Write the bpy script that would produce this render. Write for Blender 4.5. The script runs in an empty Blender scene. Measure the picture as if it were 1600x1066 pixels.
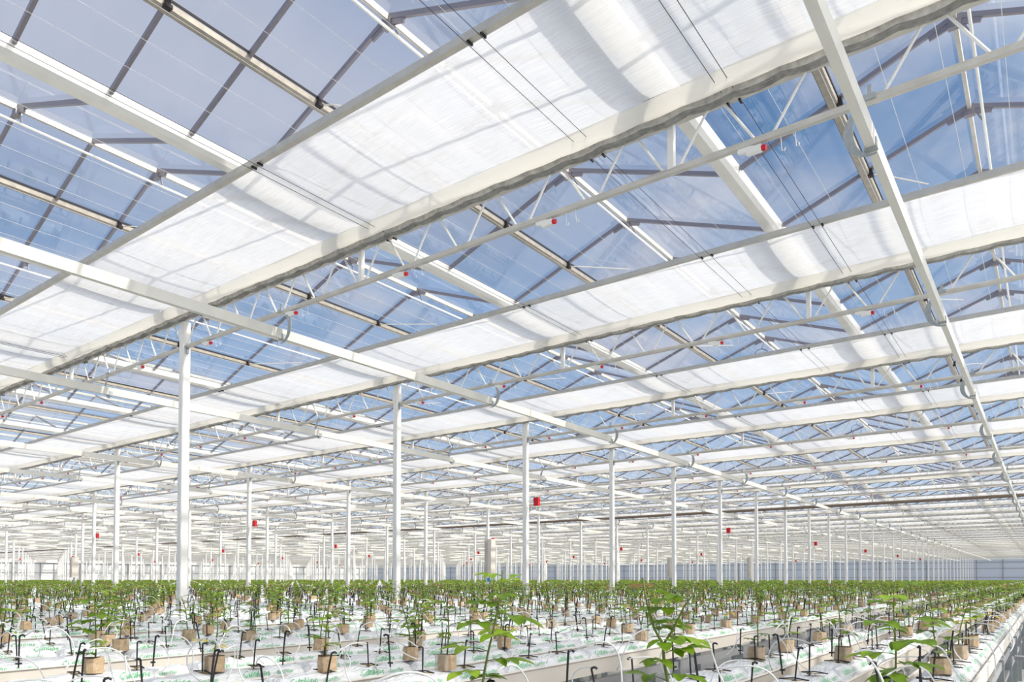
import bpy, math, random
import numpy as np
from mathutils import Vector, Matrix
random.seed(7); RS = np.random.RandomState(11)
SC = bpy.context.scene; COL = SC.collection
PI = math.pi

# ------------------------------------------------------------------ camera, sky, sun, exposure
HC = 1.30                                    # eye height over the floor
cam = bpy.data.cameras.new('camera'); camo = bpy.data.objects.new('camera', cam); COL.objects.link(camo)
cam.sensor_width = 36.0; cam.lens = 1124.9 / 1600 * 36; cam.shift_y = 340.7 / 1600; cam.shift_x = 0
cam.clip_start = 0.05; cam.clip_end = 800
camo.location = (0, 0, HC); camo.rotation_euler = (PI / 2 + 0.0271, 0, 0.63977)
SC.camera = camo
SC.view_settings.view_transform = 'Standard'; SC.view_settings.look = 'None'
SC.view_settings.gamma = 1; SC.view_settings.use_curve_mapping = False
SC.view_settings.exposure = 0.36
SC.cycles.transparent_max_bounces = 40; SC.cycles.max_bounces = 9
SC.cycles.diffuse_bounces = 5; SC.cycles.transmission_bounces = 6

def nodes(nt):
    nt.nodes.clear()
    return (lambda t, **k: _n(nt, t, **k)), nt.links.new
def _n(nt, t, **k):
    n = nt.nodes.new(t)
    for a, v in k.items():
        if a.startswith('i_'): n.inputs[a[2:].replace('_', ' ')].default_value = v
        elif a.startswith('n_'): n.inputs[int(a[2:])].default_value = v
        else: setattr(n, a, v)
    return n
def ramp(N, stops, interp='LINEAR'):
    r = N('ShaderNodeValToRGB'); r.color_ramp.interpolation = interp
    el = r.color_ramp.elements
    while len(el) < len(stops): el.new(0.5)
    for e, (p, c) in zip(el, stops): e.position = p; e.color = (*c, 1)
    return r

world = bpy.data.worlds.new('sky'); SC.world = world; world.use_nodes = True
N, L = nodes(world.node_tree)
tc = N('ShaderNodeTexCoord'); sep = N('ShaderNodeSeparateXYZ'); L(tc.outputs['Generated'], sep.inputs[0])
zr = N('ShaderNodeMath', operation='MAXIMUM', n_1=0.0); L(sep.outputs['Z'], zr.inputs[0])
grad = ramp(N, [(0.0, (0.62, 0.74, 0.90)), (0.22, (0.24, 0.37, 0.58)), (0.50, (0.075, 0.185, 0.385)), (1.0, (0.055, 0.14, 0.33))])
L(zr.outputs[0], grad.inputs[0])
zd = N('ShaderNodeMath', operation='ADD', n_1=0.12); L(zr.outputs[0], zd.inputs[0])
dx = N('ShaderNodeMath', operation='DIVIDE'); L(sep.outputs['X'], dx.inputs[0]); L(zd.outputs[0], dx.inputs[1])
dy = N('ShaderNodeMath', operation='DIVIDE'); L(sep.outputs['Y'], dy.inputs[0]); L(zd.outputs[0], dy.inputs[1])
cmb = N('ShaderNodeCombineXYZ'); L(dx.outputs[0], cmb.inputs[0]); L(dy.outputs[0], cmb.inputs[1])
nz = N('ShaderNodeTexNoise', i_Scale=1.7, i_Detail=6.0, i_Roughness=0.52, i_Distortion=0.4); L(cmb.outputs[0], nz.inputs['Vector'])
cl = ramp(N, [(0.46, (0, 0, 0)), (0.63, (1, 1, 1))]); L(nz.outputs[0], cl.inputs[0])
# thin high cloud over the western (left-hand, -X) part of the sky
west = N('ShaderNodeMapRange', n_1=-0.40, n_2=-0.95, n_3=0.0, n_4=0.78); L(dx.outputs[0], west.inputs[0])
hi = N('ShaderNodeMapRange', n_1=0.36, n_2=0.52, n_3=0.0, n_4=1.0); L(sep.outputs['Z'], hi.inputs[0])
wv = N('ShaderNodeMath', operation='MULTIPLY'); L(west.outputs[0], wv.inputs[0]); L(hi.outputs[0], wv.inputs[1])
ca = N('ShaderNodeMath', operation='MULTIPLY', n_1=0.75); L(cl.outputs[0], ca.inputs[0])
cf = N('ShaderNodeMath', operation='MAXIMUM'); L(ca.outputs[0], cf.inputs[0]); L(wv.outputs[0], cf.inputs[1])
mx = N('ShaderNodeMixRGB', n_2=(0.46, 0.47, 0.55, 1)); L(cf.outputs[0], mx.inputs[0]); L(grad.outputs[0], mx.inputs[1])
# broad warm glow added around the sun, out of view, as soft fill
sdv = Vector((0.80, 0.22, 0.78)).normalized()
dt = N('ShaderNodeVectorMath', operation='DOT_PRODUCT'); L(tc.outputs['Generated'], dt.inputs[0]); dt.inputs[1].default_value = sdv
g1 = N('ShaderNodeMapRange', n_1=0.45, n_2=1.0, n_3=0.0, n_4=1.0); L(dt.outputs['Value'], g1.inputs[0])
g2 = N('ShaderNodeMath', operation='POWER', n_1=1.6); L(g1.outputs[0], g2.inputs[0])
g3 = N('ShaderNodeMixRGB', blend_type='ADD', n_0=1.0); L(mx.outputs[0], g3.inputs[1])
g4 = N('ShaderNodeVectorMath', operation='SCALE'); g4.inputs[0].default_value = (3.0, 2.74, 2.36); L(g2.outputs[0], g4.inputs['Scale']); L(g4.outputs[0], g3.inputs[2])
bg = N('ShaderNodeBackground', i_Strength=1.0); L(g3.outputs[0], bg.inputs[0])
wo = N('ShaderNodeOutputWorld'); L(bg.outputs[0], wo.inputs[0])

sun = bpy.data.lights.new('sun', 'SUN'); sun.energy = 2.6; sun.angle = math.radians(2.0); sun.color = (1, 0.94, 0.84)
suno = bpy.data.objects.new('sun', sun); COL.objects.link(suno)
sd = Vector((0.80, 0.22, 0.78)).normalized()
suno.rotation_euler = sd.to_track_quat('Z', 'Y').to_euler()

# ------------------------------------------------------------------ materials
def mat(name, col, rough=0.6, metal=0.0, noise=None, bump=None, spec=0.4, nscale=8):
    m = bpy.data.materials.new(name); m.use_nodes = True
    N, L = nodes(m.node_tree)
    b = N('ShaderNodeBsdfPrincipled'); o = N('ShaderNodeOutputMaterial'); L(b.outputs[0], o.inputs[0])
    b.inputs['Base Color'].default_value = (*col, 1); b.inputs['Roughness'].default_value = rough
    b.inputs['Metallic'].default_value = metal; b.inputs['Specular IOR Level'].default_value = spec
    if noise or bump:
        t = N('ShaderNodeTexCoord'); nz = N('ShaderNodeTexNoise', i_Scale=nscale, i_Detail=4.0); L(t.outputs['Object'], nz.inputs['Vector'])
        if noise:
            r = ramp(N, [(0.3, col), (0.72, noise)]); L(nz.outputs[0], r.inputs[0]); L(r.outputs[0], b.inputs['Base Color'])
        if bump:
            bp = N('ShaderNodeBump', i_Strength=bump); L(nz.outputs[0], bp.inputs['Height']); L(bp.outputs[0], b.inputs['Normal'])
    return m
M = {}
M['white'] = mat('white_painted_steel', (0.86, 0.85, 0.82), 0.45, noise=(0.80, 0.79, 0.76), nscale=3)
M['chord'] = mat('dull_galvanised_tube', (0.62, 0.60, 0.55), 0.5, 0.25, noise=(0.52, 0.50, 0.46), nscale=6)
M['rail'] = mat('off_white_rail', (0.70, 0.69, 0.64), 0.5, noise=(0.64, 0.63, 0.58), nscale=3)
M['gutter'] = mat('gutter_aluminium', (0.86, 0.85, 0.82), 0.32, 0.35, noise=(0.78, 0.77, 0.74), nscale=4)
M['alu'] = mat('glazing_bar_aluminium', (0.30, 0.28, 0.31), 0.4, 0.5)
M['vent'] = mat('weathered_vent_rail', (0.46, 0.42, 0.36), 0.55, 0.25, noise=(0.34, 0.31, 0.27), nscale=14)
M['seal'] = mat('black_rubber', (0.03, 0.025, 0.025), 0.7)
M['hook'] = mat('galvanised_steel', (0.42, 0.45, 0.46), 0.42, 0.6, noise=(0.33, 0.36, 0.37), nscale=25)
M['black'] = mat('black_plastic', (0.012, 0.010, 0.014), 0.45)
M['red'] = mat('red_plastic', (0.62, 0.012, 0.02), 0.4)
M['tube'] = mat('white_drip_tube', (0.74, 0.74, 0.73), 0.35)
M['rock'] = mat('rockwool', (0.62, 0.47, 0.31), 0.95, noise=(0.42, 0.29, 0.17), bump=0.6, nscale=60)
M['rockdark'] = mat('moist_rockwool', (0.10, 0.06, 0.025), 0.9)
M['slot'] = mat('exposed_rockwool', (0.46, 0.33, 0.13), 0.95, noise=(0.3, 0.2, 0.07), nscale=70)
M['green'] = mat('green_ink', (0.005, 0.40, 0.09), 0.5)
M['trough'] = mat('cream_trough_steel', (0.74, 0.69, 0.62), 0.5, noise=(0.68, 0.63, 0.56), nscale=2)
M['floor'] = mat('ground_sheet', (0.70, 0.70, 0.68), 0.8, noise=(0.58, 0.58, 0.57), nscale=1.2)
M['pipe'] = mat('grey_pipe', (0.36, 0.36, 0.37), 0.5, 0.3)
M['wire'] = mat('support_wire', (0.82, 0.82, 0.80), 0.4)
M['cable'] = mat('dark_cable', (0.05, 0.05, 0.06), 0.5)
M['pleat'] = mat('folded_cloth', (0.60, 0.59, 0.55), 0.8, noise=(0.34, 0.33, 0.31), nscale=16)
M['blue'] = mat('blue_tag', (0.02, 0.35, 0.7), 0.5)
M['stem'] = mat('rose_stem', (0.11, 0.20, 0.03), 0.6, noise=(0.16, 0.12, 0.03), nscale=9)
M['brownpipe'] = mat('brown_supply_pipe', (0.20, 0.15, 0.11), 0.6)

def leafmat(name, c1, c2):
    m = bpy.data.materials.new(name); m.use_nodes = True; N, L = nodes(m.node_tree)
    t = N('ShaderNodeTexCoord'); nz = N('ShaderNodeTexNoise', i_Scale=22.0, i_Detail=2.0); L(t.outputs['Object'], nz.inputs['Vector'])
    r = ramp(N, [(0.35, c1), (0.65, c2)]); L(nz.outputs[0], r.inputs[0])
    b = N('ShaderNodeBsdfPrincipled', i_Roughness=0.45); L(r.outputs[0], b.inputs['Base Color'])
    tr = N('ShaderNodeBsdfTranslucent'); hs = N('ShaderNodeHueSaturation', i_Value=1.5); L(r.outputs[0], hs.inputs['Color']); L(hs.outputs[0], tr.inputs[0])
    mxs = N('ShaderNodeMixShader', n_0=0.35); L(b.outputs[0], mxs.inputs[1]); L(tr.outputs[0], mxs.inputs[2])
    o = N('ShaderNodeOutputMaterial'); L(mxs.outputs[0], o.inputs[0]); return m
M['leaf'] = leafmat('rose_leaf', (0.085, 0.170, 0.005), (0.165, 0.275, 0.010))
M['leafl'] = leafmat('young_leaf', (0.19, 0.34, 0.014), (0.31, 0.44, 0.03))
M['leafy'] = leafmat('yellowing_leaf', (0.65, 0.42, 0.05), (0.50, 0.45, 0.08))
M['leafr'] = leafmat('reddish_shoot_leaf', (0.20, 0.10, 0.04), (0.27, 0.17, 0.05))
LEAFS = [M['leaf'], M['leafl'], M['leafy'], M['leafr']]

def wrapmat():       # white slab film, softly glossy and creased
    m = bpy.data.materials.new('white_slab_film'); m.use_nodes = True; N, L = nodes(m.node_tree)
    b = N('ShaderNodeBsdfPrincipled', i_Roughness=0.32); b.inputs['Base Color'].default_value = (0.80, 0.815, 0.835, 1)
    t = N('ShaderNodeTexCoord'); mp = N('ShaderNodeMapping'); mp.inputs['Scale'].default_value = (16, 5, 16); L(t.outputs['Object'], mp.inputs[0])
    nz = N('ShaderNodeTexNoise', i_Scale=1.6, i_Detail=5.0, i_Distortion=1.2); L(mp.outputs[0], nz.inputs['Vector'])
    bp = N('ShaderNodeBump', i_Strength=0.9, i_Distance=0.04); L(nz.outputs[0], bp.inputs['Height']); L(bp.outputs[0], b.inputs['Normal'])
    o = N('ShaderNodeOutputMaterial'); L(b.outputs[0], o.inputs[0]); return m
M['film'] = wrapmat()

def screenmat():     # woven white screen cloth: open weave, ribs along X
    m = bpy.data.materials.new('woven_screen_cloth'); m.use_nodes = True; N, L = nodes(m.node_tree)
    t = N('ShaderNodeTexCoord'); sp = N('ShaderNodeSeparateXYZ'); L(t.outputs['Object'], sp.inputs[0])
    mp = N('ShaderNodeMapping'); mp.inputs['Scale'].default_value = (2.2, 0.12, 0.0); L(t.outputs['Object'], mp.inputs[0])
    pn = N('ShaderNodeTexVoronoi', i_Scale=1.0); pn.voronoi_dimensions = '2D'; L(mp.outputs[0], pn.inputs['Vector'])   # strips of tape of slightly unlike density
    mp2 = N('ShaderNodeMapping'); mp2.inputs['Scale'].default_value = (3.0, 95, 1); L(t.outputs['Object'], mp2.inputs[0])
    wv = N('ShaderNodeTexNoise', i_Scale=1.0, i_Detail=3.0); L(mp2.outputs[0], wv.inputs['Vector'])
    s1 = N('ShaderNodeSeparateColor'); L(pn.outputs['Color'], s1.inputs[0])
    a1 = N('ShaderNodeMapRange', n_3=0.09, n_4=0.16); L(s1.outputs[0], a1.inputs[0])
    a2 = N('ShaderNodeMapRange', n_1=0.30, n_2=0.70, n_3=-0.10, n_4=0.14); L(wv.outputs[0], a2.inputs[0])
    ad = N('ShaderNodeMath', operation='ADD', use_clamp=True); L(a1.outputs[0], ad.inputs[0]); L(a2.outputs[0], ad.inputs[1])
    tr = N('ShaderNodeBsdfTranslucent'); tr.inputs[0].default_value = (0.90, 0.90, 0.91, 1)
    df = N('ShaderNodeBsdfDiffuse'); df.inputs[0].default_value = (0.86, 0.86, 0.86, 1)
    m1 = N('ShaderNodeMixShader', n_0=0.50); L(tr.outputs[0], m1.inputs[1]); L(df.outputs[0], m1.inputs[2])
    tp = N('ShaderNodeBsdfTransparent'); tp.inputs[0].default_value = (1, 1, 1, 1)
    m2 = N('ShaderNodeMixShader'); L(ad.outputs[0], m2.inputs[0]); L(m1.outputs[0], m2.inputs[1]); L(tp.outputs[0], m2.inputs[2])
    o = N('ShaderNodeOutputMaterial'); L(m2.outputs[0], o.inputs[0]); return m
M['screen'] = screenmat()

def clothmat(name, c):
    m = bpy.data.materials.new(name); m.use_nodes = True; N, L = nodes(m.node_tree)
    tr = N('ShaderNodeBsdfTranslucent'); tr.inputs[0].default_value = (*c, 1)
    df = N('ShaderNodeBsdfDiffuse'); df.inputs[0].default_value = (*c, 1)
    m1 = N('ShaderNodeMixShader', n_0=0.6); L(tr.outputs[0], m1.inputs[1]); L(df.outputs[0], m1.inputs[2])
    o = N('ShaderNodeOutputMaterial'); L(m1.outputs[0], o.inputs[0]); return m
M['roll'] = clothmat('cream_cloth_roll', (0.86, 0.83, 0.76))

def glassmat(name, dust, tint):
    m = bpy.data.materials.new(name); m.use_nodes = True; N, L = nodes(m.node_tree)
    tp = N('ShaderNodeBsdfTransparent'); tp.inputs[0].default_value = (*tint, 1)
    gl = N('ShaderNodeBsdfGlossy', i_Roughness=0.03); fr = N('ShaderNodeFresnel', i_IOR=1.4)
    fm = N('ShaderNodeMath', operation='MULTIPLY', n_1=0.16); L(fr.outputs[0], fm.inputs[0])
    m1 = N('ShaderNodeMixShader'); L(fm.outputs[0], m1.inputs[0]); L(tp.outputs[0], m1.inputs[1]); L(gl.outputs[0], m1.inputs[2])
    t = N('ShaderNodeTexCoord'); mp = N('ShaderNodeMapping'); mp.inputs['Scale'].default_value = (0.5, 1.6, 0.5); L(t.outputs['Object'], mp.inputs[0])
    nz = N('ShaderNodeTexNoise', i_Scale=1.3, i_Detail=7.0, i_Roughness=0.65); L(mp.outputs[0], nz.inputs['Vector'])
    a = N('ShaderNodeMapRange', n_1=0.35, n_2=0.8, n_3=dust * 0.35, n_4=dust * 2.2); L(nz.outputs[0], a.inputs[0])
    df = N('ShaderNodeBsdfTranslucent'); df.inputs[0].default_value = (0.9, 0.9, 0.9, 1)
    m2 = N('ShaderNodeMixShader'); L(a.outputs[0], m2.inputs[0]); L(m1.outputs[0], m2.inputs[1]); L(df.outputs[0], m2.inputs[2])
    o = N('ShaderNodeOutputMaterial'); L(m2.outputs[0], o.inputs[0]); return m
M['glass'] = glassmat('roof_glass', 0.030, (0.95, 0.965, 0.97))
M['clear'] = glassmat('clear_plastic', 0.25, (0.93, 0.95, 0.95))

def wallmat(name, c, sc, t):       # roller screens behind the wall glass
    m = bpy.data.materials.new(name); m.use_nodes = True; N, L = nodes(m.node_tree)
    df = N('ShaderNodeBsdfDiffuse'); df.inputs[0].default_value = (*c, 1)
    tr = N('ShaderNodeBsdfTranslucent'); tr.inputs[0].default_value = (*c, 1)
    m1 = N('ShaderNodeMixShader', n_0=t); L(df.outputs[0], m1.inputs[1]); L(tr.outputs[0], m1.inputs[2])
    o = N('ShaderNodeOutputMaterial'); L(m1.outputs[0], o.inputs[0]); return m
M['wall_far'] = wallmat('wall_screen_far', (0.66, 0.69, 0.73), 1, 0.5)
M['wall_left'] = wallmat('wall_screen_left', (0.88, 0.88, 0.87), 1, 0.3)

# ------------------------------------------------------------------ mesh helpers
class MB:
    def __init__(s): s.v = []; s.f = []; s.m = []
    def add(s, vs, fs, mi=0):
        n = len(s.v); s.v.extend(vs); s.f.extend([tuple(n + i for i in f) for f in fs]); s.m.extend([mi] * len(fs)); return s
    def box(s, x0, x1, y0, y1, z0, z1, mi=0):
        return s.add([(x0, y0, z0), (x1, y0, z0), (x1, y1, z0), (x0, y1, z0), (x0, y0, z1), (x1, y0, z1), (x1, y1, z1), (x0, y1, z1)],
                     [(0, 3, 2, 1), (4, 5, 6, 7), (0, 1, 5, 4), (1, 2, 6, 5), (2, 3, 7, 6), (3, 0, 4, 7)], mi)
    def bar(s, a, b, w, h=None, mi=0, up=(0, 0, 1)):
        h = h or w; a = Vector(a); b = Vector(b); d = (b - a).normalized(); u = Vector(up)
        if abs(d.dot(u)) > 0.95: u = Vector((0, 1, 0))
        sx = d.cross(u).normalized(); uz = sx.cross(d).normalized(); vs = []
        for p in (a, b):
            for i, j in ((-1, -1), (1, -1), (1, 1), (-1, 1)): vs.append(tuple(p + sx * (w / 2 * i) + uz * (h / 2 * j)))
        return s.add(vs, [(3, 2, 1, 0), (4, 5, 6, 7), (0, 1, 5, 4), (1, 2, 6, 5), (2, 3, 7, 6), (3, 0, 4, 7)], mi)
    def tube(s, pts, r, n=6, mi=0, cap=True):
        pts = [Vector(p) for p in pts]; rs = r if isinstance(r, (list, tuple)) else [r] * len(pts); vs = []; fs = []; pu = None
        for i, p in enumerate(pts):
            d = (pts[min(i + 1, len(pts) - 1)] - pts[max(i - 1, 0)])
            d = d.normalized() if d.length > 1e-9 else Vector((0, 0, 1))
            u = pu if pu else (Vector((0, 0, 1)) if abs(d.z) < 0.9 else Vector((1, 0, 0)))
            sx = d.cross(u)
            if sx.length < 1e-4: sx = d.cross(Vector((1, 0.3, 0.1)))
            sx.normalize(); uz = sx.cross(d).normalized(); pu = uz
            for k in range(n):
                a = 2 * PI * k / n; vs.append(tuple(p + sx * (math.cos(a) * rs[i]) + uz * (math.sin(a) * rs[i])))
        for i in range(len(pts) - 1):
            for k in range(n):
                k2 = (k + 1) % n; fs.append((i * n + k, i * n + k2, (i + 1) * n + k2, (i + 1) * n + k))
        if cap: fs.append(tuple(range(n))[::-1]); fs.append(tuple(range((len(pts) - 1) * n, len(pts) * n)))
        return s.add(vs, fs, mi)
    def mesh(s, name, mats, smooth=False):
        me = bpy.data.meshes.new(name); me.from_pydata(s.v, [], s.f)
        for m in (mats if isinstance(mats, (list, tuple)) else [mats]): me.materials.append(m)
        if len(set(s.m)) > 1: me.polygons.foreach_set('material_index', s.m)
        if smooth: me.polygons.foreach_set('use_smooth', [True] * len(me.polygons))
        me.update(); return me

def link(name, me, parent=None, loc=(0, 0, 0), rot=(0, 0, 0)):
    o = bpy.data.objects.new(name, me); COL.objects.link(o); o.location = loc; o.rotation_euler = rot
    if parent: o.parent = parent
    return o
def tag(o, label, cat, group=None, kind=None):
    if label: o['label'] = label
    if cat: o['category'] = cat
    if group: o['group'] = group
    if kind: o['kind'] = kind
    return o
def thing(name, label, cat, loc=(0, 0, 0), rot=(0, 0, 0), group=None):
    return tag(link(name, None, None, loc, rot), label, cat, group)
def spawn(name, parts, label, cat, loc=(0, 0, 0), rot=(0, 0, 0), group=None):
    """parts: [(part name, mesh, [(sub-part name, mesh)...])]; a thing of its own with its own part objects"""
    t = thing(name, label, cat, loc, rot, group)
    for p in parts:
        q = link(p[0], p[1], t)
        for s_ in (p[2] if len(p) > 2 else []): link(s_[0], s_[1], q)
    return t
def struct(name, me, parent=None, loc=(0, 0, 0)):
    o = link(name, me, parent, loc)
    if not parent: o['kind'] = 'structure'
    return o

_O = ['zeroth', 'first', 'second', 'third', 'fourth', 'fifth', 'sixth', 'seventh', 'eighth', 'ninth', 'tenth', 'eleventh', 'twelfth', 'thirteenth', 'fourteenth',
      'fifteenth', 'sixteenth', 'seventeenth', 'eighteenth', 'nineteenth']
_T = {2: 'twent', 3: 'thirt', 4: 'fort', 5: 'fift', 6: 'sixt', 7: 'sevent', 8: 'eight', 9: 'ninet'}
def nth(n):
    if n < 20: return _O[n]
    if n < 100: return _T[n // 10] + 'ieth' if n % 10 == 0 else _T[n // 10] + 'y-' + _O[n % 10]
    return 'hundred-and-' + nth(n - 100)
def depth(x, y): return -0.597 * x + 0.802 * y
def sx(x, y): return 800 + 1125 * (0.802 * x + 0.597 * y) / max(depth(x, y), 0.01)

# ------------------------------------------------------------------ layout
XW, XE, YN, YB = -173.0, 13.42, 155.0, -9.9     # walls
Z = lambda h: HC + h
GX = [1.42 + 4 * i for i in range(3, -44, -1)]   # gutter lines (x)
TY = [5.80 + 4.5 * (k - 1) for k in range(-2, 34)]  # truss lines (y)
CX = [1.42 - 12 * j for j in range(0, 15)]       # column rows

# floor and walls
m = MB(); m.box(XW, XE, YB, YN, -0.1, 0.0); struct('floor', m.mesh('floor', M['floor']))
def wall(name, a, b, matl, step, zt, zr=(1.2, 2.4, 3.6)):
    a = Vector(a); b = Vector(b); d = (b - a); n = int(round(d.length / step)); dn = d.normalized(); nr = Vector((-dn.y, dn.x, 0))
    root = struct(name, None)
    m = MB(); m.bar(a + Vector((0, 0, zt / 2)) + nr * 0.12, b + Vector((0, 0, zt / 2)) + nr * 0.12, 0.04, zt); struct('wall_panel', m.mesh('wall_panel', matl), root)
    m = MB()
    for z in zr: m.bar(a + Vector((0, 0, z)), b + Vector((0, 0, z)), 0.06, 0.10)
    struct('rail', m.mesh('rail', M['pipe']), root)
    m = MB()
    for i in range(n + 1):
        p = a + d * (i / n); m.bar(p, p + Vector((0, 0, zt)), 0.14, 0.20)
    struct('post', m.mesh('post', M['pipe']), root); return root
wall('wall_far', (XW, YN, 0), (XE, YN, 0), M['wall_far'], 4.0, Z(3.45), (1.5, 3.1, 4.2))
wall('wall_left', (XW, YB, 0), (XW, YN, 0), M['wall_left'], 2.6, Z(3.45), (2.6, 4.55))
for nm, a, b in (('wall_right', (XE, YB, 0), (XE, YN, 0)), ('wall_back', (XW, YB, 0), (XE, YB, 0))):
    root = struct(nm, None); A = Vector(a); B = Vector(b)
    m = MB(); m.bar(A + Vector((0, 0, 2.7)), B + Vector((0, 0, 2.7)), 0.02, 5.4); struct('wall_panel', m.mesh('wall_panel', M['glass']), root)
# eaves strip above the far and left walls
m = MB(); m.box(XW, XE, YN - 0.3, YN, Z(3.4), Z(4.3)); m.box(XW, XW + 0.3, YB, YN, Z(3.4), Z(4.3)); struct('trim_1', m.mesh('trim_1', M['white']))

# ------------------------------------------------------------------ roof: gutters, gables of glass
ZG, ZR = 4.17, 4.93
def gutter_mesh():
    pr = [(-0.09, 0.10), (-0.085, -0.005), (-0.05, -0.045), (0.05, -0.045), (0.085, -0.005), (0.09, 0.10), (0.075, 0.10), (0.07, 0.0), (-0.07, 0.0), (-0.075, 0.10)]
    n = len(pr); vs = [(x, y, z) for y in (YB, YN) for x, z in pr]
    return MB().add(vs, [(i, (i + 1) % n, n + (i + 1) % n, n + i) for i in range(n)]).mesh('gutter', M['gutter'])
gm = gutter_mesh()
ORD = {}
for i, x in enumerate(GX):
    if x > 2: lab = 'white metal roof gutter %s gutter line to the right beyond the right-hand column row' % nth(4 - i - 1 + 0 if i < 3 else 1)
    elif x > 1: lab = 'white metal roof gutter along the right-hand column row'
    else: lab = 'long white roof gutter running away overhead, %s gutter from the right' % nth(i - 3)
    tag(link('roof_gutter', gm, None, (x, 0, Z(ZG))), lab, 'gutter', 'roof gutters')

def rafter_ys():
    ys = list(np.arange(YB, 5.3, 0.75) + 0.0)
    ys = [5.80 - 0.735 * k for k in range(18, 0, -1)]
    ys += list(5.80 + 1.5 * np.arange(0, 99))
    return ys
RY = rafter_ys()
mg = MB(); mg.add([(0.09, YB, ZG + 0.10), (2.0, YB, ZR + 0.04), (3.91, YB, ZG + 0.10), (0.09, YN, ZG + 0.10), (2.0, YN, ZR + 0.04), (3.91, YN, ZG + 0.10)], [(0, 1, 4, 3), (1, 2, 5, 4)])
glass_me = mg.mesh('glazing', M['glass'])
ridge_me = MB().bar((2, YB, ZR), (2, YN, ZR), 0.035, 0.06).mesh('ridge_bar', M['chord'])
m = MB(); m.bar((1.0, YB, 4.56), (1.0, YN, 4.56), 0.085, 0.05)
m.bar((0.955, YB, 4.60), (0.955, YN, 4.60), 0.03, 0.05, 1)
for q in range(2): m.bar((1.045, YB, 4.60 + q * 0.01), (1.045, YN, 4.60 + q * 0.01), 0.008, 0.012, 1)
vent_me = m.mesh('vent_rail', [M['vent'], M['seal']])
rod_me = MB().tube([(2.13, YB, 4.70), (2.13, YN, 4.70)], 0.014, 6).mesh('vent_rack_tube', M['white'])
def rafter_pair(m, y):
    m.bar((0.09, y, ZG + 0.075), (1.99, y, ZR + 0.01), 0.03, 0.045); m.bar((2.01, y, ZR + 0.01), (3.91, y, ZG + 0.075), 0.03, 0.045)
rp_me = (lambda m: (rafter_pair(m, 0), m.mesh('glazing_bar', M['alu']))[1])(MB())
def gusset():
    m = MB(); m.bar((1.80, 0, ZR - 0.10), (2.0, 0, ZR - 0.04), 0.02, 0.05); m.bar((2.0, 0, ZR - 0.04), (2.2, 0, ZR - 0.10), 0.02, 0.05)
    m.box(1.95, 2.05, -0.03, 0.03, ZR - 0.09, ZR - 0.03); m.bar((2.13, 0, 4.72), (2.05, 0, ZR - 0.05), 0.015)
    return m.mesh('ridge_bracket', M['alu'])
gus_me = gusset()
m = MB(); m.box(1.03, 1.085, -0.03, 0.03, 4.515, 4.545, 0); m.box(1.04, 1.075, -0.02, 0.02, 4.545, 4.60, 0)
bear_me = m.mesh('rack_bearing', M['seal'])
arm_me = MB().tube([(1.04, 0, 4.54), (1.15, 0.10, 4.55), (1.50, 1.05, 4.75), (2.13, 1.35, 4.72)][:3], 0.008, 5).mesh('push_arm', M['chord'])
far_r = [y for y in RY if y > 25]
m = MB()
for y in far_r: rafter_pair(m, y)
far_me = m.mesh('glazing_bars', M['alu'])
m = MB()
for y in RY: rafter_pair(m, y)
all_me = m.mesh('glazing_bars', M['alu'])
for i in range(len(GX) - 1):
    x = GX[i + 1]
    root = struct('ceiling', None, None, (x, 0, HC))
    for nm, me in (('glazing', glass_me), ('ridge_bar', ridge_me), ('vent_rail', vent_me), ('vent_rack_tube', rod_me)): link(nm, me, root)
    if -16 < x < 1.5:
        for y in RY:
            if 0.5 < y <= 25: link('glazing_bar', rp_me, root, (0, y, 0))
        for k in range(0, 14):
            y = 4.37 + (k - 1) * 1.5 if k > 1 else (4.33 if k else 2.85)
            if k > 1: y = 5.8 + 1.5 * (k - 2)
            link('ridge_bracket', gus_me, root, (0, y, 0))
            link('rack_bearing', bear_me, root, (0, y, 0))
            if k % 3 == 1: link('push_arm', arm_me, root, (0, y, 0))
        o = link('glazing_bar', far_me, root); o['kind'] = 'stuff'
    else:
        o = link('glazing_bar', all_me, root); o['kind'] = 'stuff'

# ------------------------------------------------------------------ lattice trusses, columns
CB, CT = 3.55, 3.985     # chord centres over eye level
# one 12 m span, local x from 0 (left column) to 12
def span_parts(detail=True):
    m = MB(); m.tube([(0, 0, CB), (12, 0, CB)], 0.034, 8 if detail else 4); bc = m
    m = MB(); m.box(0, 12, -0.035, 0.035, CT - 0.02, CT + 0.025); tcn = m
    posts = []
    for g in (4, 8):
        m = MB(); m.box(g - 0.027, g + 0.027, -0.027, 0.027, CB, CT); posts.append(m)
    lat = MB()
    for k in range(15):
        a = 0.8 * k; b = a + 0.8; mid = a + 0.4
        lat.tube([(a + 0.06, 0, CB), (mid - 0.06, 0, CT)], 0.012, 5 if detail else 3, cap=False)
        lat.tube([(mid + 0.06, 0, CT), (b - 0.06, 0, CB)], 0.012, 5 if detail else 3, cap=False)
    return bc, tcn, posts, lat
bc, tcn, posts, lat = span_parts()
SP = [('bottom_chord', bc.mesh('bottom_chord', M['chord'])), ('top_chord', tcn.mesh('top_chord', M['chord'])), ('lattice', lat.mesh('lattice', M['white']))]
SP += [('post', p.mesh('post', M['white'])) for p in posts]
b2, t2, p2, l2 = span_parts(False)
def merge(dst, src, off, mi=0): dst.add([(x + off[0], y + off[1], z + off[2]) for x, y, z in src.v], src.f, mi)
m = MB(); merge(m, b2, (0, 0, 0), 1); merge(m, t2, (0, 0, 0), 1); merge(m, l2, (0, 0, 0))
for p in p2: merge(m, p, (0, 0, 0))
far_span = m.mesh('lattice_truss', [M['white'], M['chord']])
spans = []
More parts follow.
